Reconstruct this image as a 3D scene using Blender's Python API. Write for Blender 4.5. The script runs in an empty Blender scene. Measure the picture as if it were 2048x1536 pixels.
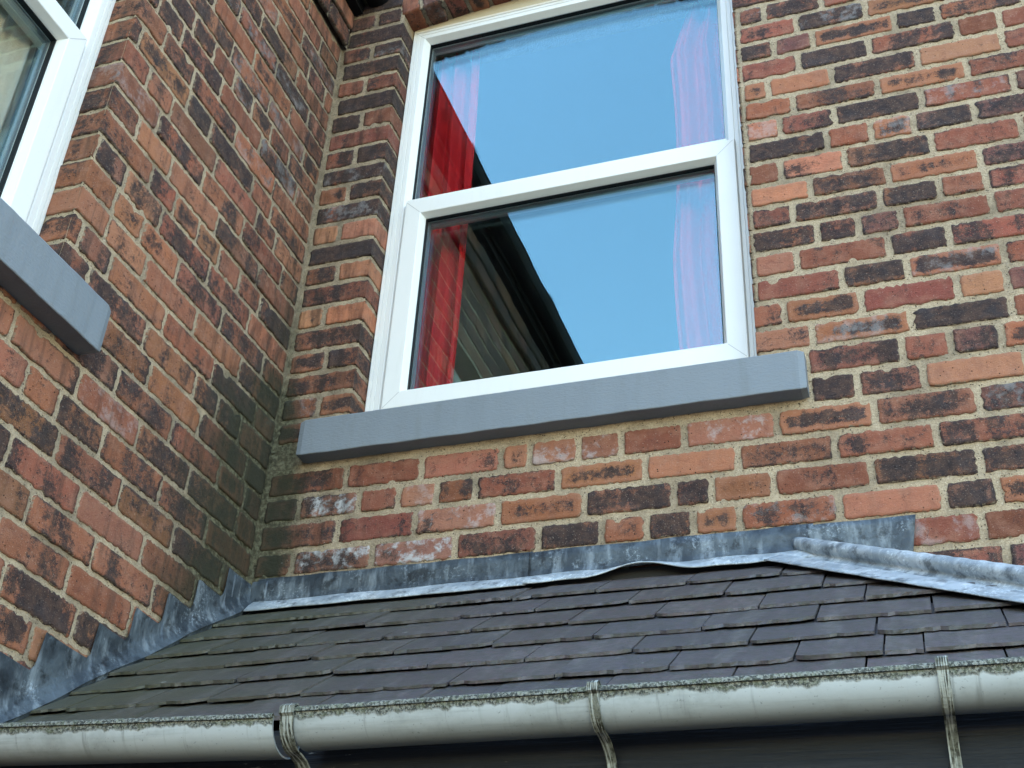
import bpy, math, random
import numpy as np
from mathutils import Matrix, Vector
S = bpy.context.scene
# ------------------------------------------------------------------ camera
ROT = [[0.94569385, 0.32149429, 0.04800585], [-0.13599155, 0.52544045, -0.83989204], [-0.29524471, 0.78775234, 0.54062631]]
CAM = [1.636665, -2.54306, 1.617422]
cd = bpy.data.cameras.new('camera'); cd.lens = 43.58485; cd.sensor_width = 36; cd.clip_start = 0.05; cd.clip_end = 500
cam = bpy.data.objects.new('camera', cd); S.collection.objects.link(cam); S.camera = cam
M3 = Matrix(((ROT[0][0], -ROT[1][0], -ROT[2][0]), (ROT[0][1], -ROT[1][1], -ROT[2][1]), (ROT[0][2], -ROT[1][2], -ROT[2][2])))
cam.matrix_world = Matrix.Translation(CAM) @ M3.to_4x4()
# ------------------------------------------------------------------ light
SUN_EL, SUN_AZ = math.radians(42), math.radians(-28)      # behind the house: the photographed corner is in open shade
w = bpy.data.worlds.new('World'); S.world = w; w.use_nodes = True
nt = w.node_tree; bg = nt.nodes['Background']; sky = nt.nodes.new('ShaderNodeTexSky')
sky.sky_type = 'NISHITA'; sky.sun_disc = False; sky.sun_elevation = SUN_EL; sky.sun_rotation = SUN_AZ
sky.air_density = 1.6; sky.dust_density = 0.3; sky.ozone_density = 1.0
nt.links.new(sky.outputs[0], bg.inputs[0]); bg.inputs[1].default_value = 0.15
ld = bpy.data.lights.new('sun', 'SUN'); ld.energy = 4.0; ld.angle = math.radians(0.5); ld.color = (1, .95, .88)
sun = bpy.data.objects.new('sun', ld); S.collection.objects.link(sun)
sd = Vector((math.sin(SUN_AZ)*math.cos(SUN_EL), math.cos(SUN_AZ)*math.cos(SUN_EL), math.sin(SUN_EL)))
sun.rotation_euler = sd.to_track_quat('Z', 'Y').to_euler(); sun.location = sd*30
S.view_settings.view_transform = 'Standard'; S.view_settings.look = 'None'; S.view_settings.gamma = 1
S.view_settings.exposure = 2.75
# ------------------------------------------------------------------ helpers
rng = np.random.default_rng(7)
COL = S.collection
def tag(o, label=None, cat=None, group=None, kind=None):
    for k, v in (('label', label), ('category', cat), ('group', group), ('kind', kind)):
        if v: o[k] = v
    return o
def empty(name, loc):
    o = bpy.data.objects.new(name, None); COL.objects.link(o); o.location = loc; return o
class MB:
    """collects vertices / faces (with material index) and links them as one mesh object"""
    def __init__(s): s.v = []; s.f = []; s.m = []; s.n = 0; s.at = {}
    def add(s, V, F, mi=0, **at):
        V = np.asarray(V, float)
        s.v.append(V); s.f += [tuple(int(i)+s.n for i in f) for f in F]; s.m += [mi]*len(F)
        for k, a in at.items():
            s.at.setdefault(k, []).append((s.n, np.broadcast_to(np.asarray(a, float), (len(V), len(np.atleast_1d(np.asarray(a)).reshape(-1) if np.ndim(a) == 1 else np.asarray(a)[0])))))
        s.n += len(V)
    def grid(s, P, mi=0, flip=False, **at):
        nu, nv = P.shape[:2]; idx = np.arange(nu*nv).reshape(nu, nv)
        a, b, c, d = idx[:-1, :-1], idx[1:, :-1], idx[1:, 1:], idx[:-1, 1:]
        F = np.stack([a, b, c, d] if not flip else [a, d, c, b], -1).reshape(-1, 4)
        s.add(P.reshape(-1, 3), F, mi, **{k: (x.reshape(nu*nv, -1) if np.ndim(x) > 1 else x) for k, x in at.items()})
    def box(s, x0, x1, y0, y1, z0, z1, mi=0):
        V = [(x, y, z) for x in (x0, x1) for y in (y0, y1) for z in (z0, z1)]
        s.add(V, [(0, 1, 3, 2), (4, 6, 7, 5), (0, 4, 5, 1), (2, 3, 7, 6), (0, 2, 6, 4), (1, 5, 7, 3)], mi)
    def extr(s, poly, t, fn, mi=0, **at):
        """closed 2-D outline given thickness: fn(u,v,n)"""
        n = len(poly); V = [fn(u, v, 0) for u, v in poly]+[fn(u, v, t) for u, v in poly]
        F = [tuple(range(n))[::-1], tuple(range(n, 2*n))]+[(i, (i+1) % n, (i+1) % n+n, i+n) for i in range(n)]
        s.add(V, F, mi, **at)
    def build(s, name, mats, parent=None, smooth=False, fix=True):
        me = bpy.data.meshes.new(name)
        V = np.concatenate(s.v)
        loc = np.array(parent_loc(parent)); me.from_pydata((V-loc).tolist(), [], s.f)
        for m in (mats if isinstance(mats, (list, tuple)) else [mats]): me.materials.append(m)
        me.polygons.foreach_set('material_index', s.m)
        if smooth: me.polygons.foreach_set('use_smooth', [True]*len(s.f))
        for k, L in s.at.items():
            dim = L[0][1].shape[1]; A = np.zeros((s.n, dim))
            for st, a in L: A[st:st+len(a)] = a
            if dim == 4:
                at = me.attributes.new(k, 'FLOAT_COLOR', 'POINT'); at.data.foreach_set('color', A.ravel())
            else:
                at = me.attributes.new(k, 'FLOAT_VECTOR', 'POINT'); at.data.foreach_set('vector', A.ravel())
        me.validate(); me.update()
        if fix:
            import bmesh
            bm = bmesh.new(); bm.from_mesh(me); bmesh.ops.recalc_face_normals(bm, faces=bm.faces); bm.to_mesh(me); bm.free()
        o = bpy.data.objects.new(name, me); COL.objects.link(o)
        if parent: o.parent = parent
        return o
def parent_loc(p):
    v = Vector((0, 0, 0))
    while p: v += p.location; p = p.parent
    return v
def wob(t, amp, lo, hi, n=4):
    """smooth 1-D noise along t (metres)"""
    r = 0
    for k in range(n):
        L = lo*(hi/lo)**rng.random(); r = r+np.sin(2*np.pi*(t/L+rng.random()))*rng.normal()
    return amp*r/math.sqrt(n)
# 2-D value noise in python for geometry
NT = rng.random((256, 256))
def vn(x, y):
    xi, yi = np.floor(x).astype(int), np.floor(y).astype(int); fx, fy = x-xi, y-yi
    fx = fx*fx*(3-2*fx); fy = fy*fy*(3-2*fy); a = lambda i, j: NT[i & 255, j & 255]
    return (a(xi, yi)*(1-fx)+a(xi+1, yi)*fx)*(1-fy)+(a(xi, yi+1)*(1-fx)+a(xi+1, yi+1)*fx)*fy
def fbm(x, y, o=3):
    r = 0; A = 1; T = 0
    for k in range(o): r = r+A*vn(x*2**k+17*k, y*2**k+31*k); T += A; A *= .55
    return r/T*2-1
# ------------------------------------------------------------------ materials
class NB:
    def __init__(s, name):
        s.m = bpy.data.materials.new(name); s.m.use_nodes = True; s.t = s.m.node_tree; s.b = s.t.nodes['Principled BSDF']
        s.pos = s.n('ShaderNodeNewGeometry').outputs['Position']
    def n(s, ty, **k):
        x = s.t.nodes.new(ty)
        for a, v in k.items(): setattr(x, a, v)
        return x
    def lk(s, a, b): s.t.links.new(a, b)
    def inp(s, node, name, v):
        i = node.inputs[name]
        if hasattr(v, 'is_output') or isinstance(v, bpy.types.NodeSocket): s.lk(v, i)
        else: i.default_value = v
    def noise(s, scale, detail=4, rough=.6, vec=None, dist=0):
        x = s.n('ShaderNodeTexNoise'); x.inputs['Scale'].default_value = scale; x.inputs['Detail'].default_value = detail
        x.inputs['Roughness'].default_value = rough; x.inputs['Distortion'].default_value = dist
        s.lk(vec if vec is not None else s.pos, x.inputs['Vector']); return x.outputs['Fac']
    def mth(s, op, a, b=0., c=None, clamp=False):
        x = s.n('ShaderNodeMath', operation=op, use_clamp=clamp); s.inp(x, 0, a); s.inp(x, 1, b)
        if c is not None: s.inp(x, 2, c)
        return x.outputs[0]
    def ramp(s, v, lo, hi, a=0., b=1.):
        x = s.n('ShaderNodeMapRange', interpolation_type='SMOOTHSTEP'); s.inp(x, 0, v); s.inp(x, 1, lo); s.inp(x, 2, hi); s.inp(x, 3, a); s.inp(x, 4, b); return x.outputs[0]
    def mix(s, f, a, b, mode='MIX'):
        x = s.n('ShaderNodeMix', data_type='RGBA', blend_type=mode); s.inp(x, 0, f)
        for i, v in ((6, a), (7, b)):
            if isinstance(v, tuple): v = v if len(v) == 4 else v+(1,)
            s.inp(x, i, v)
        return x.outputs[2]
    def vmul(s, v):
        x = s.n('ShaderNodeVectorMath', operation='MULTIPLY'); s.lk(s.pos, x.inputs[0]); x.inputs[1].default_value = v; return x.outputs[0]
    def sep(s, v=None):
        x = s.n('ShaderNodeSeparateXYZ'); s.lk(v if v is not None else s.pos, x.inputs[0]); return x.outputs
    def voro(s, scale, vec=None):
        x = s.n('ShaderNodeTexVoronoi'); x.inputs['Scale'].default_value = scale; s.lk(vec if vec is not None else s.pos, x.inputs['Vector']); return x.outputs
    def bump(s, h, strength=.5, dist=.003, prev=None):
        x = s.n('ShaderNodeBump'); x.inputs['Strength'].default_value = strength; x.inputs['Distance'].default_value = dist; s.lk(h, x.inputs['Height'])
        if prev is not None: s.lk(prev, x.inputs['Normal'])
        s.lk(x.outputs[0], s.b.inputs['Normal']); return x.outputs[0]
    def out(s, col, rough=.8, spec=.3, metal=0.):
        s.inp(s.b, 'Base Color', col if not isinstance(col, tuple) else col+(1,)); s.inp(s.b, 'Roughness', rough)
        s.inp(s.b, 'Specular IOR Level', spec); s.inp(s.b, 'Metallic', metal); return s.m
def moss_mask(b):
    """algae down the inside corner, wettest between the sill and the flashing"""
    x, y, z = b.sep()
    d = b.mth('ADD', b.mth('MULTIPLY', b.mth('ABSOLUTE', x), 2.6), b.mth('MULTIPLY', b.mth('ABSOLUTE', y), .9))       # distance from the corner on both walls
    g = b.mth('SUBTRACT', d, b.ramp(z, 3.15, 3.6, .27, .02))
    g = b.mth('ADD', g, b.mth('MULTIPLY', b.mth('SUBTRACT', b.noise(9, 5), .5), .35))
    m = b.ramp(g, -.1, .12, 1, 0)
    return b.mth('MULTIPLY', m, b.ramp(z, 3.55, 3.9, 1, .25))
def m_brick():
    b = NB('brick')
    A = b.n('ShaderNodeAttribute', attribute_name='bcol'); P = b.n('ShaderNodeAttribute', attribute_name='bpar'); L = b.n('ShaderNodeAttribute', attribute_name='bloc')
    ps = b.n('ShaderNodeSeparateColor'); b.lk(P.outputs['Color'], ps.inputs[0]); rim, seed, eff = ps.outputs; dark = A.outputs['Alpha']
    lx, ly, ed = b.sep(L.outputs['Vector'])
    cv = b.n('ShaderNodeCombineXYZ'); b.lk(b.mth('ADD', lx, b.mth('MULTIPLY', seed, 71.)), cv.inputs[0]); b.lk(ly, cv.inputs[1]); b.lk(b.mth('MULTIPLY', seed, 13.), cv.inputs[2]); V = cv.outputs[0]
    st = b.n('ShaderNodeVectorMath', operation='MULTIPLY'); b.lk(V, st.inputs[0]); st.inputs[1].default_value = (1, .28, 1)
    big = b.noise(9, 2, .5, V); band = b.noise(17, 3, .5, st.outputs[0], .4); fine = b.noise(70, 6, .72, V, .3); grit = b.noise(420, 3, .7, V)
    # burnt, dark patches: amount per brick, bands (kiss marks), ragged edges, orange rims
    v = b.mth('ADD', b.mth('MULTIPLY', big, .7), b.mth('MULTIPLY', band, 1.35))
    v = b.mth('ADD', v, b.mth('MULTIPLY', b.mth('SUBTRACT', fine, .5), 1.35))
    v = b.mth('ADD', v, b.mth('MULTIPLY', b.mth('SUBTRACT', grit, .5), .8))
    v = b.mth('ADD', v, b.mth('MULTIPLY', b.mth('SUBTRACT', dark, .5), 1.25))
    e1 = b.ramp(b.mth('ADD', ed, b.mth('MULTIPLY', b.mth('SUBTRACT', b.noise(50, 3, .5, V), .5), .012)), .004, .024, 1, 0)
    v = b.mth('SUBTRACT', v, b.mth('MULTIPLY', b.mth('MULTIPLY', e1, rim), .9))
    v = b.mth('ADD', v, b.mth('MULTIPLY', b.mth('MULTIPLY', b.ramp(b.mth('ADD', ed, b.mth('MULTIPLY', b.mth('SUBTRACT', fine, .5), .03)), .001, .013, 1, 0), b.ramp(b.noise(13, 3, .6, V), .44, .62)), b.mth('SUBTRACT', .42, b.mth('MULTIPLY', rim, .42))))
    dm = b.ramp(v, .875, 1.19)
    base = b.mix(b.mth('MULTIPLY', b.ramp(b.noise(26, 5, .6, V), .42, .68), .45), A.outputs['Color'], (.33, .165, .11))
    base = b.mix(b.ramp(b.noise(34, 5, .65, V, .5), .45, .72, 0, .55), base, b.mix(.5, base, (.10, .035, .035)))
    base = b.mix(b.mth('MULTIPLY', b.mth('MULTIPLY', e1, rim), .6), base, (.37, .17, .10))
    dcol = b.mix(b.ramp(b.noise(40, 5, .7, V), .35, .7), (.021, .020, .023), (.085, .052, .040))
    dcol = b.mix(b.ramp(b.noise(15, 3, .6, V), .5, .7, 0, .4), dcol, (.048, .050, .058))
    col = b.mix(b.mth('MULTIPLY', dm, .93), base, dcol)
    col = b.mix(b.ramp(grit, .56, .74, 0, .55), col, b.mix(.55, col, (.02, .015, .015)))
    col = b.mix(b.ramp(b.noise(300, 2, .5, V), .63, .72, 0, .35), col, (.5, .4, .33))
    # pits
    pit = b.voro(95, V)[0]; pm = b.mth('MULTIPLY', b.ramp(pit, .10, .2, 1, 0), b.ramp(b.noise(31, 2, .5, V), .5, .62))
    col = b.mix(pm, col, (.012, .01, .01))
    # lime bloom / salts, mortar smear at the arris
    ef = b.mth('MULTIPLY', b.ramp(b.mth('ADD', b.noise(22, 4, .6, V), b.mth('MULTIPLY', b.mth('SUBTRACT', fine, .5), .6)), .48, .68), eff)
    col = b.mix(ef, col, (.50, .50, .50))
    rag = b.mth('ADD', ed, b.mth('MULTIPLY', b.mth('SUBTRACT', b.noise(95, 4, .65, V), .5), .020))
    sm = b.ramp(rag, -.0005, .0028, .92, 0)
    col = b.mix(sm, col, b.mix(grit, (.16, .12, .08), (.40, .33, .235)))
    gap_shade = b.mth('MULTIPLY', b.ramp(ed, .0005, .0028, 1, 0), b.ramp(b.mth('ADD', b.mth('MULTIPLY', b.noise(22, 3, .6, V), 1.), b.mth('MULTIPLY', ly, -6.)), .42, .66))
    col = b.mix(b.mth('MULTIPLY', gap_shade, .9), col, (.025, .02, .016))  # shade line below each brick, painted into its lower edge
    # run-down grime streaks, then broken darkening towards the inside corner
    vs = b.noise(1, 4, .6, b.vmul((38, 38, 3.2)))
    x, y, z = b.sep()
    lft = b.ramp(x, .004, .02, 1, .25)
    col = b.mix(b.mth('MULTIPLY', b.ramp(vs, .48, .72, 0, .55), lft), col, (.045, .035, .03))
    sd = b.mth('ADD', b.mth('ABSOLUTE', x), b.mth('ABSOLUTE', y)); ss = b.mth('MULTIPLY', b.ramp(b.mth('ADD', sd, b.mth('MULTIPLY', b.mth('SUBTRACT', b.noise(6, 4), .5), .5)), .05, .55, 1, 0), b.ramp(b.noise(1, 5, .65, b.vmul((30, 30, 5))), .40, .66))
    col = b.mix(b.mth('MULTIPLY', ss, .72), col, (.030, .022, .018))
    mo = moss_mask(b); col = b.mix(b.mth('MULTIPLY', mo, .84), col, b.mix(b.noise(60, 5, .7), (.012, .016, .010), (.040, .042, .022)))
    wh = b.mth('MULTIPLY', b.ramp(b.voro(60)[0], .03, .09, 1, 0), b.ramp(b.noise(3, 2), .58, .7)); col = b.mix(b.mth('MULTIPLY', wh, .6), col, (.6, .6, .58))
    h = b.mth('ADD', b.mth('MULTIPLY', fine, 1.2), b.mth('MULTIPLY', grit, .8)); h = b.mth('SUBTRACT', h, b.mth('MULTIPLY', pm, 1.2))
    b.bump(h, .9, .0045)
    return b.out(col, .86, .22)
def m_mortar():
    b = NB('lime_mortar')
    col = b.mix(b.noise(18, 5, .7), (.40, .31, .205), (.56, .45, .315))
    col = b.mix(b.ramp(b.noise(240, 3, .7), .42, .7, 0, .55), col, (.19, .14, .088))
    col = b.mix(b.ramp(b.noise(420, 2, .6), .58, .72, 0, .75), col, (.78, .68, .52))
    p = b.voro(130)[0]; pm = b.mth('MULTIPLY', b.ramp(p, .10, .26, 1, 0), b.ramp(b.noise(40, 3), .40, .55)); col = b.mix(pm, col, (.05, .037, .025))
    d = b.ramp(b.noise(5, 6, .7), .42, .66, 0, .65); col = b.mix(d, col, (.17, .135, .095))
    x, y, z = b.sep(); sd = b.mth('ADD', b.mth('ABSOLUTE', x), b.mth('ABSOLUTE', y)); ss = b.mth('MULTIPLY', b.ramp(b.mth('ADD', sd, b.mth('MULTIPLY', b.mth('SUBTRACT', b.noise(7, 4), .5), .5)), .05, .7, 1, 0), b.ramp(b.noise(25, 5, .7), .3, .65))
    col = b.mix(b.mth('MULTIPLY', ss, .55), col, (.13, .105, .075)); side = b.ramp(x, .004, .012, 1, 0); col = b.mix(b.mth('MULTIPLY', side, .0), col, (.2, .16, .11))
    mo = moss_mask(b); col = b.mix(b.mth('MULTIPLY', mo, .85), col, b.mix(b.ramp(b.noise(90, 5, .7), .4, .65), (.022, .026, .014), (.13, .135, .085)))
    h = b.mth('ADD', b.noise(150, 4, .7), b.mth('MULTIPLY', b.noise(420, 3, .7), .6)); h = b.mth('SUBTRACT', h, pm)
    b.bump(h, 1., .005)
    return b.out(col, .95, .1)
def m_pvc(name='white_plastic', c=(.68, .68, .655)):
    b = NB(name)
    col = b.mix(b.ramp(b.noise(1, 4, .6, b.vmul((30, 30, 4))), .5, .8, 0, .25), c, (.56, .55, .50))
    x, y, z = b.sep()
    top = b.mth('ADD', z, b.mth('MULTIPLY', b.noise(25, 4), .05))
    col = b.mix(b.ramp(top, 4.93, 4.97, 0, .8), col, (.62, .52, .36))
    col = b.mix(b.ramp(b.noise(260, 2), .66, .74, 0, .2), col, (.3, .3, .28))
    b.bump(b.noise(60, 2), .03, .002)
    return b.out(col, .32, .45)
def m_simple(name, c, rough=.6, spec=.3, metal=0., nz=None, bs=0., bscale=80):
    b = NB(name); col = c
    if nz: col = b.mix(b.noise(nz[0], 5, .65), c, nz[1])
    if bs: b.bump(b.noise(bscale, 4, .65), bs, .003)
    return b.out(col, rough, spec, metal)
def m_sill():
    b = NB('grey_masonry_paint')
    col = b.mix(b.noise(5, 4), (.155, .18, .205), (.175, .197, .215))
    col = b.mix(b.ramp(b.noise(90, 4), .6, .75, 0, .3), col, (.16, .17, .19))
    col = b.mix(b.ramp(b.voro(70)[0], .04, .09, .5, 0), col, (.12, .10, .09))
    col = b.mix(b.ramp(b.noise(1, 5, .65, b.vmul((26, 26, 4))), .5, .75, 0, .3), col, (.12, .13, .125))
    b.bump(b.mth('ADD', b.noise(1, 3, .6, b.vmul((60, 60, 260))), b.noise(160, 3)), .35, .003)
    return b.out(col, .55, .35)
def m_glass():
    m = bpy.data.materials.new('window_glass'); m.use_nodes = True; t = m.node_tree; t.nodes.clear()
    o = t.nodes.new('ShaderNodeOutputMaterial'); mx = t.nodes.new('ShaderNodeMixShader'); tr = t.nodes.new('ShaderNodeBsdfTransparent'); gl = t.nodes.new('ShaderNodeBsdfGlossy')
    tr.inputs[0].default_value = (.97, .975, .97, 1); gl.inputs['Roughness'].default_value = 0; gl.inputs['Color'].default_value = (.49, .81, .86, 1)
    g = t.nodes.new('ShaderNodeNewGeometry'); ma = t.nodes.new('ShaderNodeMath'); ma.operation = 'MULTIPLY_ADD'; ma.inputs[1].default_value = 1/1.82-1.82; ma.inputs[2].default_value = 1.82
    fr = t.nodes.new('ShaderNodeFresnel'); t.links.new(g.outputs['Backfacing'], ma.inputs[0]); t.links.new(ma.outputs[0], fr.inputs[0])
    nz = t.nodes.new('ShaderNodeTexNoise'); nz.inputs['Scale'].default_value = 5; nz.inputs['Detail'].default_value = 1; bu = t.nodes.new('ShaderNodeBump'); bu.inputs['Strength'].default_value = .35; bu.inputs['Distance'].default_value = .0012
    t.links.new(g.outputs['Position'], nz.inputs['Vector']); t.links.new(nz.outputs['Fac'], bu.inputs['Height']); t.links.new(bu.outputs[0], gl.inputs['Normal'])
    t.links.new(fr.outputs[0], mx.inputs[0]); t.links.new(tr.outputs[0], mx.inputs[1]); t.links.new(gl.outputs[0], mx.inputs[2]); t.links.new(mx.outputs[0], o.inputs[0])
    return m
def m_fabric(name, c, c2, tl=.3):
    b = NB(name); col = b.mix(b.noise(1, 4, .6, b.vmul((60, 60, 3))), c, c2)
    b.bump(b.noise(500, 2), .3, .002); m = b.out(col, .9, .1)
    t = b.t; ts = t.nodes.new('ShaderNodeBsdfTranslucent'); mx = t.nodes.new('ShaderNodeMixShader'); mx.inputs[0].default_value = tl
    b.lk(col, ts.inputs[0]); o = t.nodes['Material Output']; b.lk(b.b.outputs[0], mx.inputs[1]); b.lk(ts.outputs[0], mx.inputs[2]); b.lk(mx.outputs[0], o.inputs[0])
    return m
def m_lead(name, lo, hi, wh, amt):
    b = NB(name)
    col = b.mix(b.ramp(b.noise(11, 5, .65, dist=.6), .35, .65), lo, hi)
    st = b.noise(1, 4, .6, b.vmul((34, 34, 7)))
    col = b.mix(b.ramp(st, .5, .7, 0, amt), col, wh)
    col = b.mix(b.mth('MULTIPLY', b.ramp(b.noise(150, 6, .8), .5, .62, 0, min(1, amt*1.2)), b.ramp(b.noise(8, 5, .7), .50, .62)), col, tuple(min(1, q*1.25) for q in wh))
    col = b.mix(b.ramp(b.noise(22, 6, .7), .50, .66, 0, .85), col, tuple(q*.35 for q in lo))
    b.bump(b.mth('ADD', b.noise(14, 3), b.mth('MULTIPLY', b.noise(150, 4), .25)), .5, .01)
    return b.out(col, b.ramp(b.noise(20, 3), .3, .7, .42, .62), .5, .25)
def m_slate():
    b = NB('welsh_slate')
    A = b.n('ShaderNodeAttribute', attribute_name='bcol')
    col = b.mix(b.ramp(b.noise(30, 5, .7), .4, .7, 0, .35), A.outputs['Color'], (.05, .05, .056))
    x, y, z = b.sep()
    g = b.mth('ADD', x, b.mth('MULTIPLY', b.mth('SUBTRACT', b.noise(4.5, 5, .65), .5), 1.0))
    col = b.mix(b.ramp(g, .0, .85, .9, 0), col, b.mix(b.noise(30, 5, .7), (.040, .042, .022), (.080, .080, .042)))
    col = b.mix(b.mth('MULTIPLY', b.ramp(b.noise(300, 3, .6), .6, .72, 0, .5), .6), col, (.16, .16, .15))
    li = b.voro(7, None)[0]; lm = b.mth('MULTIPLY', b.ramp(li, .03, .05, 1, 0), b.ramp(b.noise(160, 3), .42, .5)); col = b.mix(b.mth('MULTIPLY', lm, .8), col, (.4, .41, .4))
    st = b.noise(1, 4, .6, b.vmul((26, 4, 4))); col = b.mix(b.ramp(st, .45, .70, 0, .45), col, (.15, .14, .13))
    E = b.n('ShaderNodeAttribute', attribute_name='bloc'); ex, ey, ez = b.sep(E.outputs['Vector'])
    em = b.mth('MULTIPLY', b.ramp(ez, .0, .5), b.ramp(b.noise(60, 4, .7), .4, .6)); col = b.mix(b.mth('MULTIPLY', em, .6), col, (.045, .047, .034))
    b.bump(b.mth('ADD', b.noise(30, 5, .65), b.mth('MULTIPLY', b.noise(220, 3), .4)), .6, .005)
    return b.out(col, .58, .42)
def m_gutter():
    b = NB('weathered_gutter')
    L = b.n('ShaderNodeAttribute', attribute_name='bloc'); u, a, q = b.sep(L.outputs['Vector'])     # u along, a = distance from rim round the outside
    cv = b.n('ShaderNodeCombineXYZ'); b.lk(b.mth('MULTIPLY', u, 1.), cv.inputs[0]); b.lk(b.mth('MULTIPLY', a, .45), cv.inputs[1])
    drip = b.noise(42, 6, .62, cv.outputs[0]); low = b.noise(5, 3, .5, cv.outputs[0])
    edge = b.mth('ADD', b.mth('MULTIPLY', drip, .024), b.mth('MULTIPLY', low, .014))
    m = b.ramp(b.mth('SUBTRACT', a, edge), -.007, -.002, 1, 0)
    body = b.mix(b.noise(7, 4), (.36, .395, .40), (.44, .47, .475))
    body = b.mix(b.ramp(b.noise(1, 4, .6, b.vmul((5, 90, 90))), .5, .75, 0, .35), body, (.17, .19, .17))
    body = b.mix(b.ramp(b.noise(170, 4, .7), .62, .7, 0, .55), body, (.08, .085, .07))
    body = b.mix(b.ramp(b.mth('ADD', a, b.mth('MULTIPLY', low, .02)), .035, .085, 0, .75), body, (.13, .145, .14))
    cs = b.n('ShaderNodeCombineXYZ'); b.lk(b.mth('MULTIPLY', u, 1.), cs.inputs[0]); b.lk(b.mth('MULTIPLY', a, .06), cs.inputs[1]); stk = b.noise(55, 5, .6, cs.outputs[0])
    body = b.mix(b.mth('MULTIPLY', b.ramp(stk, .56, .70), b.ramp(a, .01, .075, .65, .1)), body, (.10, .105, .085))
    body = b.mix(b.ramp(b.noise(9, 5, .7), .45, .7, 0, .45), body, (.17, .185, .17))
    li = b.mix(b.ramp(b.noise(230, 4, .75), .45, .56), (.022, .024, .018), (.22, .225, .195))
    li = b.mix(b.ramp(b.noise(70, 3), .5, .62, 0, .5), li, (.10, .115, .06))
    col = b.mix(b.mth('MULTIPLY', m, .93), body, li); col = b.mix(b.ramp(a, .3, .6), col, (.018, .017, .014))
    h = b.mth('ADD', b.mth('MULTIPLY', b.mth('MULTIPLY', m, b.noise(260, 3)), 1.), b.mth('MULTIPLY', b.noise(90, 2), .1)); b.bump(h, .7, .004)
    return b.out(col, b.mix(m, (.42, .42, .42), (.95, .95, .95)), .4)
def m_strap():
    b = NB('stained_strap')
    x, y, z = b.sep()
    col = b.mix(b.ramp(b.noise(70, 5, .7), .42, .6), (.15, .155, .125), (.03, .03, .02))
    col = b.mix(b.ramp(b.noise(1, 3, .6, b.vmul((300, 15, 15))), .5, .6), col, (.34, .36, .33))
    b.bump(b.noise(200, 4), .5, .003)
    return b.out(col, .6, .3)
def m_fascia():
    b = NB('black_fascia_paint')
    gr = b.noise(1, 5, .65, b.vmul((3, 60, 90)))
    col = b.mix(b.ramp(gr, .45, .7), (.005, .007, .010), (.013, .015, .019))
    pe = b.mth('MULTIPLY', b.ramp(b.noise(1, 5, .7, b.vmul((22, 90, 160))), .63, .68), b.ramp(b.noise(3, 2), .5, .6))
    col = b.mix(b.mth('MULTIPLY', pe, .8), col, (.25, .24, .2))
    b.bump(gr, .8, .006)
    return b.out(col, .6, .3)
BRICK, MORTAR, PVC, SILL, GLASS = m_brick(), m_mortar(), m_pvc(), m_sill(), m_glass()
LEAD = m_lead('lead_patina', (.024, .032, .040), (.070, .088, .102), (.27, .31, .335), .5)
LEADW = m_lead('lead_pale_lit', (.24, .28, .31), (.42, .46, .49), (.58, .62, .64), .7)  # paler lead: brightness of the upward-facing apron edge put into the colour
SLATE, GUT, STRAP, FASC = m_slate(), m_gutter(), m_strap(), m_fascia()
SPACER = m_simple('spacer_bar', (.30, .33, .36), .35, .5, .6)
SEAMM = m_simple('weld_seam_grey', (.42, .42, .41), .6, .2)  # grey of the weld lines at the mitres
GASKET = m_simple('black_gasket', (.012, .012, .013), .7, .2)
FILLER = m_simple('cream_filler', (.55, .50, .38), .7, .2, nz=(14, (.42, .34, .22)), bs=.3)
RED = m_fabric('red_curtain_cloth', (.74, .036, .045), (.50, .018, .026), .05)
NET = m_fabric('net_curtain_cloth', (.93, .86, .72), (.74, .68, .56), .1)
ROOM = m_simple('room_plaster', (.34, .32, .30), .9, .1)
BLACK = m_simple('black_gutter_paint', (.006, .0065, .008), .7, .15)
CONC = m_simple('concrete_paving', (.05, .052, .055), .9, .2, nz=(3, (.035, .036, .038)), bs=.4, bscale=30)
UND_SHADE = m_simple('underlay_and_shade_strip', (.03, .03, .03), .9, .1)
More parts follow.
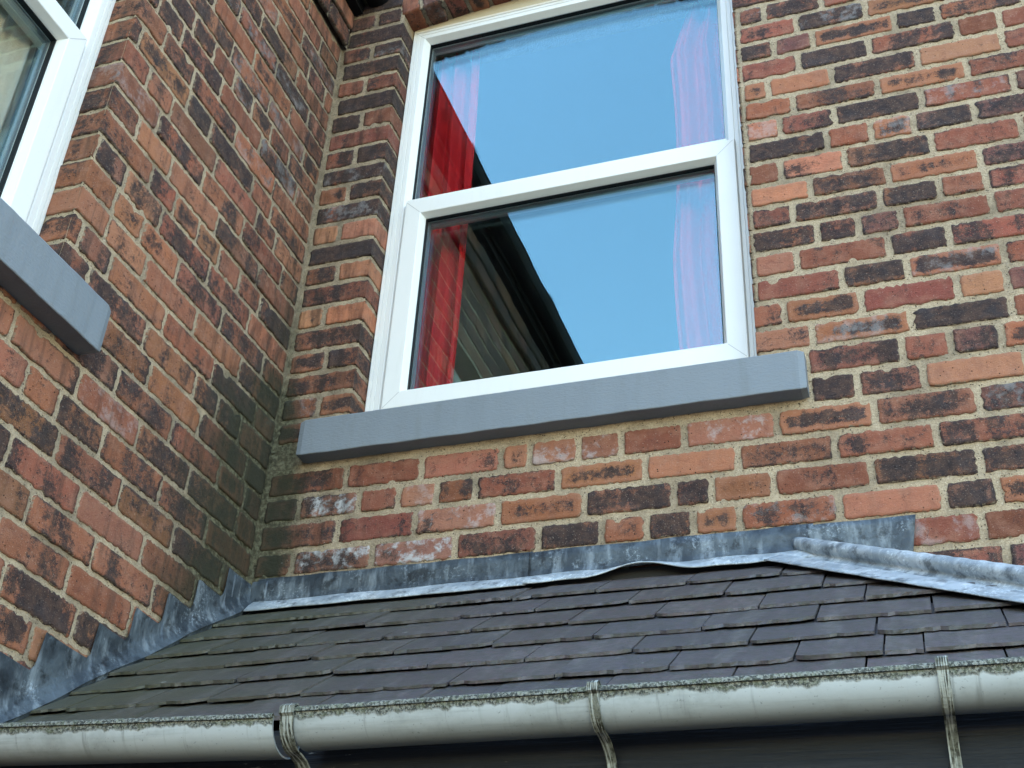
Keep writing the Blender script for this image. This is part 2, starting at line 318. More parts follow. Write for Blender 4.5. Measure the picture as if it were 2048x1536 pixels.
# ------------------------------------------------------------------ brickwork data (courses measured on the real wall)
H = .078
ZL = [4.9013, 4.819, 4.7459, 4.6649, 4.5877, 4.5056, 4.4281, 4.3499, 4.2696, 4.1975, 4.1208, 4.0424, 3.9625, 3.8839, 3.8091, 3.7302, 3.6516, 3.5731, 3.4965, 3.4201, 3.3425, 3.2674, 3.1851, 3.106, 3.0306, 2.9486, 2.8735]
ZR = [4.9, 4.822, 4.744, 4.666, 4.588, 4.51, 4.432, 4.3575, 4.2779, 4.1974, 4.1222, 4.0438, 3.9646, 3.883, 3.8075, 3.7312, 3.6545, 3.5753, 3.4978, 3.4182, 3.3435, 3.2629, 3.1824, 3.1012, 3.0253, 2.9485, 2.8705, 2.7913]
BT = '-1:0.003V 0.114D|0:0.012D|1:-0.009D 0.114D|2:0.012D|3:-0.002R 0.108R|4:0.013D 1.33R 1.408B 1.573R|5:0.002D 0.115R 1.327B 1.497D 1.69M|6:0.006R 1.326D 1.427V 1.537M 1.762V 1.877B|7:-0.001R 0.112D 1.325R 1.491D 1.685R 1.916R|8:0.004B 1.327M 1.401O 1.576D 1.804O 2.022R|9:-0.004M 0.107D 1.327B 1.465R 1.691M 1.921R|10:-0D 1.328O 1.424R 1.569D 1.796R 2.025V|11:-0.002O 0.099O 1.328B 1.543R 1.657M 1.766V 1.917V|12:0.005D 1.325R 1.415O 1.582D 1.801R 2.018R|13:-0.007B 0.114O 1.324O 1.486D 1.683M 1.907V|14:0R 1.325R 1.436D 1.655D 1.8R|15:0.003O 0.092O 1.323B 1.492R 1.594V 1.698B 1.913R|16:0.007B 1.324O 1.434R 1.659D 1.802R|17:0.004M 0.121B 1.323R 1.539D 1.541D 1.694M 1.916R|18:0.006B 1.321R 1.391M 1.577R 1.799O|19:-0.002B 0.12M 1.322P 1.454M 1.685D 1.908R|20:0.008M 1.655R 1.763V 1.874M|21:1.545D 1.693O|22:0.006B 0.235R 0.449P 0.665O 0.741P 0.867P 0.976R 1.132P 1.352M 1.575D 1.8V|23:0.002V 0.109W 0.281R 0.392P 0.497B 0.601R 0.817M 1.035O 1.257B 1.479B 1.7R|24:0.003B 0.231R 0.445P 0.666M 0.885D 1.103D 1.192M 1.335R 1.552D 1.781D|25:-0.001D 0.115W 0.337W 0.559R 0.773D 0.929B 1.037B 1.147M 1.253B 1.475O 1.696V 1.807M|26:1.763R|27:1.8V'
LT = '1:-0.238P|2:-0.132B|3:-0.238V|4:-0.382R -0.169V -0.055O|5:-0.453B -0.227R|6:-0.558R -0.337D -0.125V|7:-0.669R -0.448M -0.227R|8:-0.55R -0.334B|9:-0.724M -0.621R -0.512R -0.408M|10:-0.754D -0.558R -0.336B|11:-0.919M -0.813R -0.675R -0.454M -0.236B|12:-0.918B -0.56D -0.332R|13:-0.927R -0.829O -0.724O -0.508O -0.283B|14:-0.925R -0.756R -0.543B -0.333D|15:-0.926B -0.817O -0.671M -0.448V -0.224R|16:-0.928R -0.73R -0.624M -0.515M -0.408P -0.301D|17:-0.921R -0.81P -0.66R -0.437R -0.224O|18:-0.919B -0.712M -0.556V -0.341D|19:-0.919P -0.821O -0.669P -0.443R -0.222D|20:-0.922B -0.781B -0.557R -0.333D|21:-0.836D -0.613B -0.39B -0.283B -0.168O|22:-0.564B -0.341B -0.109D|23:-0.663D -0.441R -0.222M -0.092V|24:-0.992O -0.776R -0.554B -0.337D -0.108M|25:-1.029P -0.922R -0.816R -0.66R -0.433D -0.226R|26:-0.787D -0.565B -0.349D|27:-0.909R -0.684P -0.446B|28:-0.817R -0.602B -0.377D|29:-0.657B|30:-0.831B -0.603D'
def table(s):
    d = {}
    for row in s.split('|'):
        k, v = row.split(':'); d[int(k)] = [(float(e[:-1]), e[-1]) for e in v.split()]
    return d
BT, LT = table(BT), table(LT)
nom = lambda i: 4.9-H*i
def zl(i): return ZL[i] if 0 <= i < 27 else nom(i)
def zr(i): return ZR[i] if 0 <= i < 28 else nom(i)
def zback(i, u): f = min(max(u/1.75, 0), 1); return zl(i)*(1-f)+zr(i)*f
def zleft(i, u): f = min(max(-u/.6, 0), 1); return zl(i)*(1-f)+nom(i)*f
KIND = {  # base colours, darkness, rim
 'R': ((.225, .074, .046), .38, .1), 'D': ((.20, .080, .048), .73, .25), 'O': ((.41, .172, .095), .26, .2), 'B': ((.24, .088, .046), .56, .2),
 'M': ((.31, .12, .058), .60, .6), 'V': ((.16, .072, .056), .58, .15), 'P': ((.33, .135, .085), .20, .2), 'W': ((.25, .105, .07), .55, .2)}
for k_, (c_, d_, r_m) in list(KIND.items()):                    # side wall: same bricks, browner and more evenly sooted
    KIND[k_.lower()] = (tuple(np.array(c_)*.45+np.array((.31, .125, .066))*.52), .22+d_*.55, r_m*.55)
def patch(mb, u0, u1, v0f, v1f, pos, kind, res=.0075, proud=0., wa=.0020, sides=(1, 1, 1, 1), rc=.006, bend=None):
    """one weathered brick: rounded arrises, wandering outline, slightly dished and tilted face"""
    base, dark, rim = KIND[kind]
    nu = max(4, int((u1-u0)/res)); a = np.linspace(-1, 1, nu); hw = (u1-u0)/2
    ins = .0022
    def inset(t, h, s0, s1):
        t = t*h; lo = -h+(ins if s0 else 0); hi = h-(ins if s1 else 0)
        r = np.clip(t, lo, hi); e = []
        if s0: r = np.concatenate([[-h], r])
        if s1: r = np.concatenate([r, [h]])
        return r
    U = inset(a, hw, sides[0], sides[1])
    if bend is not None:
        bc = bend-(u0+u1)/2; U = np.array(sorted(set([q for q in U if abs(q-bc) > .0065]+[bc-.004, bc-.0015, bc, bc+.0015, bc+.004])))
    vm = (v0f(u0)-v1f(u0)); hv = vm/2; nv = max(4, int(vm/res)); Vv = inset(np.linspace(-1, 1, nv), hv, sides[2], sides[3])
    uu, vv = np.meshgrid(U, Vv, indexing='ij')
    skirt = np.zeros_like(uu)
    if sides[0]: skirt[0, :] = 1
    if sides[1]: skirt[-1, :] = 1
    if sides[2]: skirt[:, 0] = 1
    if sides[3]: skirt[:, -1] = 1
    fa = np.clip((np.abs(vv)-(hv-rc))/rc, 0, 1)**2*rc*.6; fb = np.clip((np.abs(uu)-(hw-rc))/rc, 0, 1)**2*rc*.6
    s = rng.random()*50
    du = -np.sign(uu)*fa*np.clip((np.abs(uu)-(hw-.02))/.02, 0, 1); dv = -np.sign(vv)*fb*np.clip((np.abs(vv)-(hv-.02))/.02, 0, 1)
    if not sides[0]: du = np.where(uu < 0, 0, du); dv = np.where(uu < -hw+.02, 0, dv)
    if not sides[1]: du = np.where(uu > 0, 0, du); dv = np.where(uu > hw-.02, 0, dv)
    wl, wr_, wt, wb = [wob(x, wa, .011, .09, 6) for x in (Vv, Vv, U, U)]
    ka = np.clip(np.abs(uu)/hw, 0, 1)**4; kb = np.clip(np.abs(vv)/hv, 0, 1)**3
    du = du+np.where(uu < 0, wl[None, :]*(1 if sides[0] else 0), wr_[None, :]*(1 if sides[1] else 0))*ka
    dv = dv+np.where(vv < 0, wb[:, None], wt[:, None])*kb
    tilt = rng.normal()*.0012; tl2 = rng.normal()*.001
    n = proud+rng.normal()*.0010+tilt*uu/hw+tl2*vv/hv+.0011*fbm((uu+s)*45, vv*45)+.0006*fbm((uu+s)*150, vv*150)
    n = np.maximum(n, -.0006+proud)-skirt*.013
    # occasional chipped arris
    if rng.random() < .3:
        cx, cy, cr = rng.choice([-1, 1])*hw*rng.random(), rng.choice([-1, 1])*hv, .008+.014*rng.random()
        n = n-np.clip(1-np.hypot(uu-cx, vv-cy)/cr, 0, 1)*.006
    jt_ = rng.normal(0, .0012, 2); cu = (u0+u1)/2; um = uu+du+cu
    f = (um-u0)/(u1-u0); cv0 = (v0f(u0)+v1f(u0))/2; cv1 = (v0f(u1)+v1f(u1))/2
    P = pos(um, cv0*(1-f)+cv1*f+vv+dv, n)
    ed = np.minimum(np.minimum(hw-np.abs(uu) if sides[0] and sides[1] else 9+0*uu, hv-np.abs(vv) if sides[2] and sides[3] else 9+0*uu), .05)
    j = 1+rng.normal(0, .13); c = np.array(base)*j*(1+rng.normal(0, .05, 3)); dk = float(np.clip(dark+rng.normal()*.10, 0, 1.1))
    eff = .9 if kind == 'W' else (.45 if kind == 'P' and rng.random() < .5 else (.25 if rng.random() < .12 else 0.))
    mb.grid(P, 0, bcol=np.array([*c, dk]), bpar=np.array([rim, rng.random(), eff, 1.]), bloc=np.stack([uu, vv, ed], -1))
def fill(js, lo, hi, start_codes='RRDBMBVRDM'):
    """complete a course: keep measured joints, add plausible ones where none were read"""
    js = sorted(js); out = []; last = None
    for u, k in js:
        if last is not None and u-last < .07: continue
        out.append((u, k)); last = u
    codes = 'RRRDDBBMMVVOP'
    pick = lambda: codes[rng.integers(len(codes))]
    res = []
    if not out: out = [(lo+rng.choice([.0, .11])+.02*rng.normal(), pick())]
    while out[0][0]-lo > .05:
        g = out[0][0]-lo; L = .111 if (rng.random() < .38 or g < .16) else .222
        if g < .14 and L > g: break
        out.insert(0, (out[0][0]-L, pick()))
    if out[0][0] > lo+.004: out.insert(0, (lo, pick()))
    out[0] = (lo, out[0][1])
    i = 0
    while i < len(out):
        u, k = out[i]; nx = out[i+1][0] if i+1 < len(out) else hi
        g = nx-u
        if g > .262:
            m = u+(.222 if (rng.random() < .6 and g > .3) else .111)
            if nx-m > .07: out.insert(i+1, (m, pick()))
        i += 1
    return [(u, (out[i+1][0] if i+1 < len(out) else hi), k) for i, (u, k) in enumerate(out)]
def sheet(mb, us, vs, pos, depth=-.0030, amp=.0020, bend=None):
    uu, vv = np.meshgrid(us, vs, indexing='ij'); s = rng.random()*30
    n = depth+amp*fbm((uu+s)*28, vv*28)+amp*.6*fbm((uu+s)*95, vv*95, 2)
    if bend is not None: n = n-.0035*np.clip(1-np.abs(uu-bend)/.014, 0, 1)
    mb.grid(pos(uu, vv, n), 1, bcol=np.array([0, 0, 0, 0.]), bpar=np.array([0, 0, 0, 0.]), bloc=np.array([0, 0, 0.]))
lin = lambda a, b, r: np.linspace(a, b, max(2, int(abs(b-a)/r)+1))
# ---- opening data
XA, XB, ZS, REV = .218, 1.318, 3.25, .10                       # back window
YB, YC = -.927, -1.90                                          # left window jambs
AR, AXC, AZC = 3.34, .768, 1.645                              # segmental arch
def posback(u, v, n):
    u = np.asarray(u, float); r = np.empty(np.broadcast(u, v, n).shape+(3,)); v = np.broadcast_to(v, r.shape[:-1]); n = np.broadcast_to(n, r.shape[:-1])
    r[..., 0] = u; r[..., 1] = -n; r[..., 2] = v; return r
def poslj(u, v, n):            # wraps round the left jamb of the back window
    r = posback(u, v, n); m = np.asarray(u) > XA
    t = np.clip((np.asarray(u)-XA)/.004, 0, 1)
    r[..., 0] = np.where(m, XA+n*t, r[..., 0]); r[..., 1] = np.where(m, (u-XA)-n*(1-t), r[..., 1]); return r
def posrj(u, v, n):
    r = posback(u, v, n); m = np.asarray(u) < XB; t = np.clip((XB-np.asarray(u))/.004, 0, 1)
    r[..., 0] = np.where(m, XB-n*t, r[..., 0]); r[..., 1] = np.where(m, (XB-u)-n*(1-t), r[..., 1]); return r
def posleft(u, v, n):
    r = np.empty(np.broadcast(u, v, n).shape+(3,)); r[..., 0] = n; r[..., 1] = u; r[..., 2] = v; return r
def posl1(u, v, n):            # jamb at YB, opening on the -y side
    r = posleft(u, v, n); m = np.asarray(u) < YB; t = np.clip((YB-np.asarray(u))/.004, 0, 1)
    r[..., 0] = np.where(m, -(YB-u)+n*(1-t), r[..., 0]); r[..., 1] = np.where(m, YB-n*t, r[..., 1]); return r
def posl2(u, v, n):
    r = posleft(u, v, n); m = np.asarray(u) > YC; t = np.clip((np.asarray(u)-YC)/.004, 0, 1)
    r[..., 0] = np.where(m, -(u-YC)+n*(1-t), r[..., 0]); r[..., 1] = np.where(m, YC+n*t, r[..., 1]); return r
G = .0066                                                       # half a joint
house = empty('brick_house', (0, 0, 0))
tag(house, 'weathered brick house corner with two painted sash windows, seen from below', 'house')
# ---- back wall
mb = MB()
for i in range(-8, 44):
    inwin = (zback(i, .7)+zback(i+1, .7))/2 > ZS and zback(i+1, .7) > ZS-.03
    ztop = zback(i, .7); arch = ztop > 4.95 and zback(i+1, .7) < 5.20
    res = .0075 if -2 <= i <= 28 else .03
    v0 = lambda u, i=i: zback(i, u)-G; v1 = lambda u, i=i: zback(i+1, u)+G
    segs = []
    if arch or inwin and not (zback(i+1, .7) >= 5.2):
        xa, xb = (XA, XB) if not arch else (.212, 1.322)
        L = fill([j for j in BT.get(i, []) if j[0] < .2], .004, xa); R = fill([j for j in BT.get(i, []) if j[0] > 1.2], xb, 2.9)
        L = [(a, b, k) for a, b, k in L if b-a > .012]
        for q, (a, b, k) in enumerate(L):
            last = q == len(L)-1 and not arch
            if last: patch(mb, a+G, XA+.094, v0, v1, poslj, k, res, sides=(1, 0, 1, 1), bend=XA)
            else: patch(mb, a+G, b-G, v0, v1, posback, k, res)
        for q, (a, b, k) in enumerate(R):
            if q == 0 and not arch: patch(mb, XB-.094, b-G, v0, v1, posrj, k, res, sides=(0, 1, 1, 1), bend=XB)
            elif b-a > .02: patch(mb, a+G, b-G, v0, v1, posback, k, res if a < 2.1 else .03)
    else:
        for a, b, k in fill(BT.get(i, []), .004, 2.9):
            if i == 21 and b > .14 and a < 1.42: continue
            if b-a > .02: patch(mb, a+G, b-G, v0, v1, posback, k, res if a < 2.1 else .03)
# voussoirs of the segmental arch: front face then soffit
nvs = 15; th0 = math.asin(.565/AR)
def posarch(u, v, n):
    u = np.asarray(u, float); v = np.asarray(v, float); n = np.broadcast_to(n, np.broadcast(u, v).shape)
    t = np.clip(-v/.004, 0, 1); f = v >= 0
    rad = np.where(f, AR+v, AR-n*t); yy = np.where(f, -n, -v-n*(1-t)); r = np.empty(rad.shape+(3,))
    r[..., 0] = AXC+rad*np.sin(u/AR); r[..., 1] = yy; r[..., 2] = AZC+rad*np.cos(u/AR); return r
ul = np.linspace(-th0*AR, th0*AR, nvs+1)
for a, b in zip(ul[:-1], ul[1:]):
    patch(mb, a+G*.8, b-G*.8, lambda u: .215, lambda u: -.092, posarch, 'RBDMRBV'[rng.integers(7)], .009, wa=.0022, sides=(1, 1, 1, 1))
uu = lin(ul[0]+.004, ul[-1]-.004, .012); sheet(mb, uu, lin(-.10, .235, .012), posarch, -.006, .002)
# mortar
r_ = .011
sheet(mb, lin(-.01, 2.9, .016), lin(2.5, ZS, .014), posback)
sheet(mb, lin(1.0, 2.9, .04), lin(1.4, 2.5, .04), posback)
sheet(mb, lin(-.01, XA+.10, r_), lin(ZS, 4.955, r_), poslj, bend=XA)
sheet(mb, lin(XB-.10, 2.9, r_), lin(ZS, 4.955, r_), posrj, bend=XB)
sheet(mb, lin(-.01, .208, .014), lin(4.955, 5.2, .014), posback); sheet(mb, lin(1.33, 2.9, .03), lin(4.955, 5.2, .03), posback)
sheet(mb, lin(-.01, 2.9, .03), lin(5.19, 5.52, .03), posback)
ow = mb.build('wall', [BRICK, MORTAR], house, smooth=True, fix=False)
tag(ow, 'red and burnt brick wall with pale lime mortar round the sky-reflecting window')
# solid masonry behind the face brickwork, with the room behind the window
mb = MB()
mb.box(-.02, .20, .012, .30, 0, 5.5); mb.box(1.34, 3.0, .012, .30, 0, 5.5); mb.box(.20, 1.34, .012, .30, 0, ZS-.04); mb.box(.20, 1.34, .012, .30, 5.06, 5.5)
mb.box(.20, 1.34, .155, .30, 4.955, 5.06)
mb.box(-.3, 3.0, -.0, 4.2, 5.53, 6.3) if False else None
ob = mb.build('wall_core', MORTAR, house)
def room(name, x0, x1, y0, y1, z0, z1, opening):
    """plastered inside of a room: five faces plus the wall round the opening is the core"""
    mb = MB(); t = .05
    for bx in ((x0-t, x1+t, y0, y1, z0-t, z0), (x0-t, x1+t, y0, y1, z1, z1+t)): mb.box(*bx)
    if opening == 'y': mb.box(x0-t, x0, y0, y1, z0, z1); mb.box(x1, x1+t, y0, y1, z0, z1); mb.box(x0-t, x1+t, y1, y1+t, z0-t, z1+t)
    else: mb.box(x0, x1, y0-t, y0, z0, z1); mb.box(x0, x1, y1, y1+t, z0, z1); mb.box(x0-t, x0, y0-t, y1+t, z0-t, z1+t)
    return mb.build(name, ROOM, house)
room('room_lining', .02, 2.6, .302, 3.2, 2.9, 5.3, 'y')
# ---- left wall
mb = MB(); GL = .0046
LWT = 4.98; ZS2, ZT2 = 3.10, 4.42
for i in range(-2, 40):
    z0_, z1_ = zleft(i, -.5), zleft(i+1, -.5)
    if z0_ > 5.03: continue
    inwin = z1_ > ZS2-.03 and z0_ < ZT2+.06
    proud = .024 if i == 0 else (.030 if i == -1 else 0.)
    v0 = lambda u, i=i: zleft(i, u)-GL; v1 = lambda u, i=i: zleft(i+1, u)+GL
    if i < -1: continue
    D = LT.get(i, [])
    if inwin:
        R = fill([j for j in D if j[0] > -.90], YB, -.006); Lf = fill([], -3.6, YC)
        for q, (a, b, k) in enumerate(R):
            ek = [kk for uu_, kk in D if uu_ <= -.90]
            if q == 0: patch(mb, YB-.094, b-GL, v0, v1, posl1, (ek[0] if ek else k).lower(), sides=(0, 1, 1, 1), proud=proud, bend=YB)
            elif b-a > .02: patch(mb, a+GL, b-GL, v0, v1, posleft, k.lower(), proud=proud)
        for q, (a, b, k) in enumerate(Lf):
            if q == len(Lf)-1: patch(mb, a+GL, YC+.094, v0, v1, posl2, k.lower(), .02, sides=(1, 0, 1, 1))
            elif b-a > .02: patch(mb, a+GL, b-GL, v0, v1, posleft, k.lower(), .03)
    else:
        for a, b, k in fill(D, -3.6, -.006):
            if b-a > .02: patch(mb, a+GL, b-GL, v0, v1, posleft, k.lower(), .0075 if a > -1.5 else .03, proud=proud)
sheet(mb, lin(YB-.10, .006, r_), lin(ZS2, ZT2, r_), posl1, bend=YB); sheet(mb, lin(-3.6, YC+.10, .02), lin(ZS2, ZT2, .02), posl2)
sheet(mb, lin(-3.6, .006, .014), lin(ZT2, 4.83, .014), posleft)
sheet(mb, lin(-3.6, .006, .03), lin(4.83, 4.985, .02), lambda u, v, n: posleft(u, v, n+.016))
sheet(mb, lin(-1.5, .006, .013), lin(1.9, ZS2, .013), posleft); sheet(mb, lin(-3.6, -1.5, .03), lin(1.9, ZS2, .03), posleft)
ol = mb.build('wall', [BRICK, MORTAR], house, smooth=True, fix=False)
tag(ol, 'side brick wall in raking view, stained dark green down the inside corner')
mb = MB()
mb.box(-.30, -.012, YB+.016, .25, 0, 4.99); mb.box(-.30, -.012, -3.7, YC-.016, 0, 4.99); mb.box(-.30, -.012, YC-.016, YB+.016, 0, ZS2-.04); mb.box(-.30, -.012, YC-.016, YB+.016, ZT2+.02, 4.99)
mb.build('wall_core', MORTAR, house)
room('room_lining', -2.8, -.302, -3.2, -.1, 2.7, 4.8, 'x')
# underside shadow course of the corbel: the joint below the projecting course
# ---- roofs and eaves of the main house (keep the low sun off this corner)
mb = MB()
def slab(mb, quad, t):
    q = [Vector(p) for p in quad]; n = (q[1]-q[0]).cross(q[3]-q[0]).normalized()*t
    mb.add([tuple(p) for p in q]+[tuple(p+n) for p in q], [(3, 2, 1, 0), (4, 5, 6, 7), (0, 1, 5, 4), (1, 2, 6, 5), (2, 3, 7, 6), (3, 0, 4, 7)])
slab(mb, [(.075, -3.9, 5.02), (.075, .0, 5.02), (-4.2, .0, 8.2), (-4.2, -3.9, 8.2)], .03)
slab(mb, [(-4.2, -3.9, 8.2), (-4.2, .0, 8.2), (-8.5, .0, 5.0), (-8.5, -3.9, 5.0)], .03)
slab(mb, [(-8.5, -.15, 5.62), (3.2, -.15, 5.62), (3.2, 3.8, 9.0), (-8.5, 3.8, 9.0)], .04)
mb.add([(-8.5, .3, 0), (3.0, .3, 0), (3.0, .3, 5.5), (-8.5, .3, 5.5), (-8.5, 3.8, 9), (3.0, 3.8, 9), (-8.5, 7.6, 0), (3.0, 7.6, 0)], [(4, 5, 7, 6), (1, 7, 5, 2)])
mb.add([(-8.4, -3.7, 0), (-.3, -3.7, 0), (-.3, -3.7, 5), (-8.4, -3.7, 5), (-4.2, -3.7, 8.15)], [(0, 1, 2, 4, 3)])
mb.box(-8.5, -.30, -.02, .3, 4.9, 5.7); mb.box(-.31, 3.05, .012, .3, 5.5, 5.68)
mb.build('roof', SLATE, house)
# eaves: soffit board, fascia and half-round black gutter along the side wing
mb = MB(); mb.box(-.02, .056, -3.8, -.002, 4.988, 5.001); mb.box(.040, .058, -3.8, -.002, 5.001, 5.10)
mb.build('soffit', BLACK, house)
def halfround(mb, x0, x1, yc, z0, z1, r, t, fn, seg=26, lip=.004, nx=60, att=True):
    X = np.linspace(x0, x1, nx); A = np.linspace(0, math.pi, seg)          # angle 0 = front rim
    prof = [(-math.cos(a)*r, -math.sin(a)*r) for a in A]
    inner = [(-math.cos(a)*(r-t), -math.sin(a)*(r-t)) for a in A[::-1]]
    lipp = [(-r+t, .002), (-r-lip*.2, .005), (-r-lip, .002), (-r-lip, -.003)]
    P = lipp+prof+inner
    arc = [0, 0, 0, .002]+[a*r+.003 for a in A]+[1.]*len(inner)
    pts = np.array([[fn(x, yc+p[0], z0+(z1-z0)*(x-x0)/(x1-x0)+p[1]) for p in P+[P[0]]] for x in X])
    loc = np.array([[(x, q, 0) for q in arc+[0]] for x in X])
    mb.grid(pts, 0, bloc=loc)
    n = len(P)
    for k, x in ((0, x0), (-1, x1)):
        m = seg; V = pts[k][4:4+m]; W = pts[k][4+m:4+2*m][::-1]
        mb.add(np.concatenate([V, W]), [(i, i+1, m+i+1, m+i) for i in range(m-1)], 0, bloc=np.array([x, .1, 0.]))
mb = MB(); halfround(mb, -3.8, .004, .108, 5.075, 5.062, .052, .003, lambda x, y, z: (.216-y, x, z), nx=30)
V = [(.108+.05*math.cos(a), -.001, 5.062-.05*math.sin(a)) for a in np.linspace(0, math.pi, 16)]
mb.add(V, [tuple(range(16))], 0, bloc=np.array([0, .1, 0.]))
for yy in (-.55, -1.62): halfround(mb, yy-.02, yy+.02, .108, 5.068, 5.068, .057, .004, lambda x, y, z: (.216-y, x, z), nx=2)
mb.build('eaves_gutter', BLACK, house, smooth=True)
# ------------------------------------------------------------------ windows
def ring(mb, a0, a1, b0, b1, prof, fn, mi=0):
    """mitred frame: prof = list of (inset from the outer edge, depth)"""
    n = len(prof); V = []
    for ins, d in prof:
        V += [fn(a0+ins, b0+ins, d), fn(a1-ins, b0+ins, d), fn(a1-ins, b1-ins, d), fn(a0+ins, b1-ins, d)]
    F = []
    for k in range(n-1):
        for j in range(4): F.append((4*k+j, 4*k+(j+1) % 4, 4*k+4+(j+1) % 4, 4*k+4+j))
    for j in range(4): F.append((4*(n-1)+j, 4*(n-1)+(j+1) % 4, (j+1) % 4, j))
    mb.add(V, F, mi)
def frame_prof(front, flat, tot, gd, back, grooves=True):
    p = [(0, back), (0, front+.004), (.0015, front+.001), (.004, front)]
    if grooves: p += [(.012, front), (.0128, front+.003), (.0145, front+.003), (.0155, front), (.026, front), (.027, front+.0018), (.029, front)]
    p += [(flat-.003, front), (flat, front+.001), (tot-.002, front+.018), (tot, front+.021), (tot, back)]
    return p
def seams(mb, fn, c0, c1, e0, e1, d, k2):
    k1, h = .006, .0006                                          # hairline welds across the mitres
    for (p, q, sp, sq) in ((c0, e0, 1, 1), (c1, e0, -1, 1), (c1, e1, -1, -1), (c0, e1, 1, -1)):
        mb.add([fn(p+sp*k1-h, q+sq*k1+sp*sq*h, d), fn(p+sp*k1+h, q+sq*k1-sp*sq*h, d), fn(p+sp*k2+h, q+sq*k2-sp*sq*h, d), fn(p+sp*k2-h, q+sq*k2+sp*sq*h, d)], [(0, 1, 2, 3)], 1)
def window(name, fn, a0, a1, b0, b1, sa0, sa1, sb0, sb1, up0, ftop, label):
    """fn(a, b, d): a along the wall, b height, d depth behind the wall face"""
    w = empty(name, (0, 0, 0)); w.parent = house; tag(w, label)
    mb = MB(); ring(mb, a0, a1, b0, b1, frame_prof(.08, .045, .058, 0, .152), fn)
    ring(mb, a0+.052, a1-.052, up0-.075, up0+.004, [(0, .150), (0, .084), (.03, .084), (.03, .150)], fn)
    seams(mb, fn, a0, a1, b0, b1, .0797, .044); mb.build('frame', [PVC, SEAMM], w)
    mb = MB(); ring(mb, sa0, sa1, sb0, sb1, [(0, .112), (0, .070), (.002, .0665), (.005, .066), (.0515, .066), (.054, .067), (.0625, .084), (.064, .088), (.064, .112)], fn)
    seams(mb, fn, sa0, sa1, sb0, sb1, .0657, .0505); mb.build('sash', [PVC, SEAMM], w)
    mb = MB()
    ring(mb, a0+.0565, a1-.0565, up0, b1-.0565, [(0, .104), (.003, .104), (.003, .119), (0, .119)], fn)
    ring(mb, sa0+.062, sa1-.062, sb0+.062, sb1-.062, [(0, .089), (.0045, .089), (.0045, .103), (0, .103)], fn)
    mb.build('gasket', GASKET, w)
    mb = MB()
    ring(mb, a0+.052, a1-.052, up0-.004, b1-.052, [(0, .1235), (.011, .1235), (.011, .1385), (0, .1385)], fn)
    ring(mb, sa0+.058, sa1-.058, sb0+.058, sb1-.058, [(0, .1075), (.0115, .1075), (.0115, .1225), (0, .1225)], fn)
    mb.build('spacer_bar', SPACER, w)
    for (c0, c1, e0, e1, d) in ((a0+.05, a1-.05, up0-.006, b1-.05, .119), (sa0+.056, sa1-.056, sb0+.056, sb1-.056, .103)):
        mb = MB()
        for dd in (d, d+.020):
            V = [fn(a, b, q) for a in (c0, c1) for b in (e0, e1) for q in (dd, dd+.004)]
            mb.add(V, [(0, 1, 3, 2), (4, 6, 7, 5), (0, 4, 5, 1), (2, 3, 7, 6), (0, 2, 6, 4), (1, 5, 7, 3)])
        mb.build('pane', GLASS, w)
    return w
fb = lambda a, b, d: (a, d, b)
fl = lambda a, b, d: (-d, a, b)
win = window('window', fb, .2195, 1.3165, 3.30, 4.932, .276, 1.2895, 3.385, 4.137, 4.155, 4.95, 'white plastic sash window reflecting blue sky, red curtains inside')
win2 = window('window', fl, -1.895, -.9245, 3.14, 4.40, -1.84, -.984, 3.215, 3.838, 3.852, 4.4, 'white plastic sash window with pale net curtain on the side wall')
# packer strip between frame head and arch
mb = MB(); N = 40; X = np.linspace(.2195, 1.3165, N)
top = AZC+np.sqrt(AR**2-(X-AXC)**2)+.004
for d0, d1 in ((.084, .15),):
    P = np.array([[(x, d0, 4.933), (x, d0, t), (x, d1, t), (x, d1, 4.933), (x, d0, 4.933)] for x, t in zip(X, top)])
    mb.grid(P)
tag(mb.build('head_filler', FILLER, win), 'cream filler strip tapering under the brick arch')
def sillmesh(mb, u0, u1, zb, zt, pr, back, fn, notch=False):
    nU = 90; U = np.linspace(u0, u1, nU)
    prof = [(back, zb+.002), (-pr+.002, zb), (-pr+.0006, zb+.001), (-pr, zb+.003), (-pr, zb+.03), (-pr, zt-.03), (-pr, zt-.004), (-pr+.002, zt-.0005), (-pr+.006, zt+.001), (.05, zt+.016), (back, zt+.022)]
    P = []
    w1 = wob(U, .0006, .05, .4); w2 = wob(U, .0005, .03, .3); w3 = wob(U, .0004, .04, .5)
    for k, u in enumerate(U):
        e = min(k, nU-1-k); sh = .004 if e == 0 else 0
        P.append([fn(u, d+(sh if d < 0 else 0)+(w3[k] if d < 0 else 0), z+(w1[k] if z < zb+.01 else w2[k])+(-sh if z > zb+.05 else sh)) for d, z in prof]+[fn(u, prof[0][0], prof[0][1])])
    P = np.array(P); mb.grid(P)
    for k in (0, -1): mb.add(P[k][:-1], [tuple(range(len(prof)))])
mb = MB(); sillmesh(mb, .100, 1.433, 3.203, 3.312, .046, .11, lambda u, d, z: (u, d, z)); so = mb.build('sill', SILL, win, smooth=False)
tag(so, 'thick grey painted stone sill under the sky-reflecting window')
mb = MB(); sillmesh(mb, -2.03, -.797, 3.043, 3.160, .055, .11, lambda u, d, z: (-d, u, z)); so = mb.build('sill', SILL, win2)
tag(so, 'thick grey painted stone sill on the side wall')
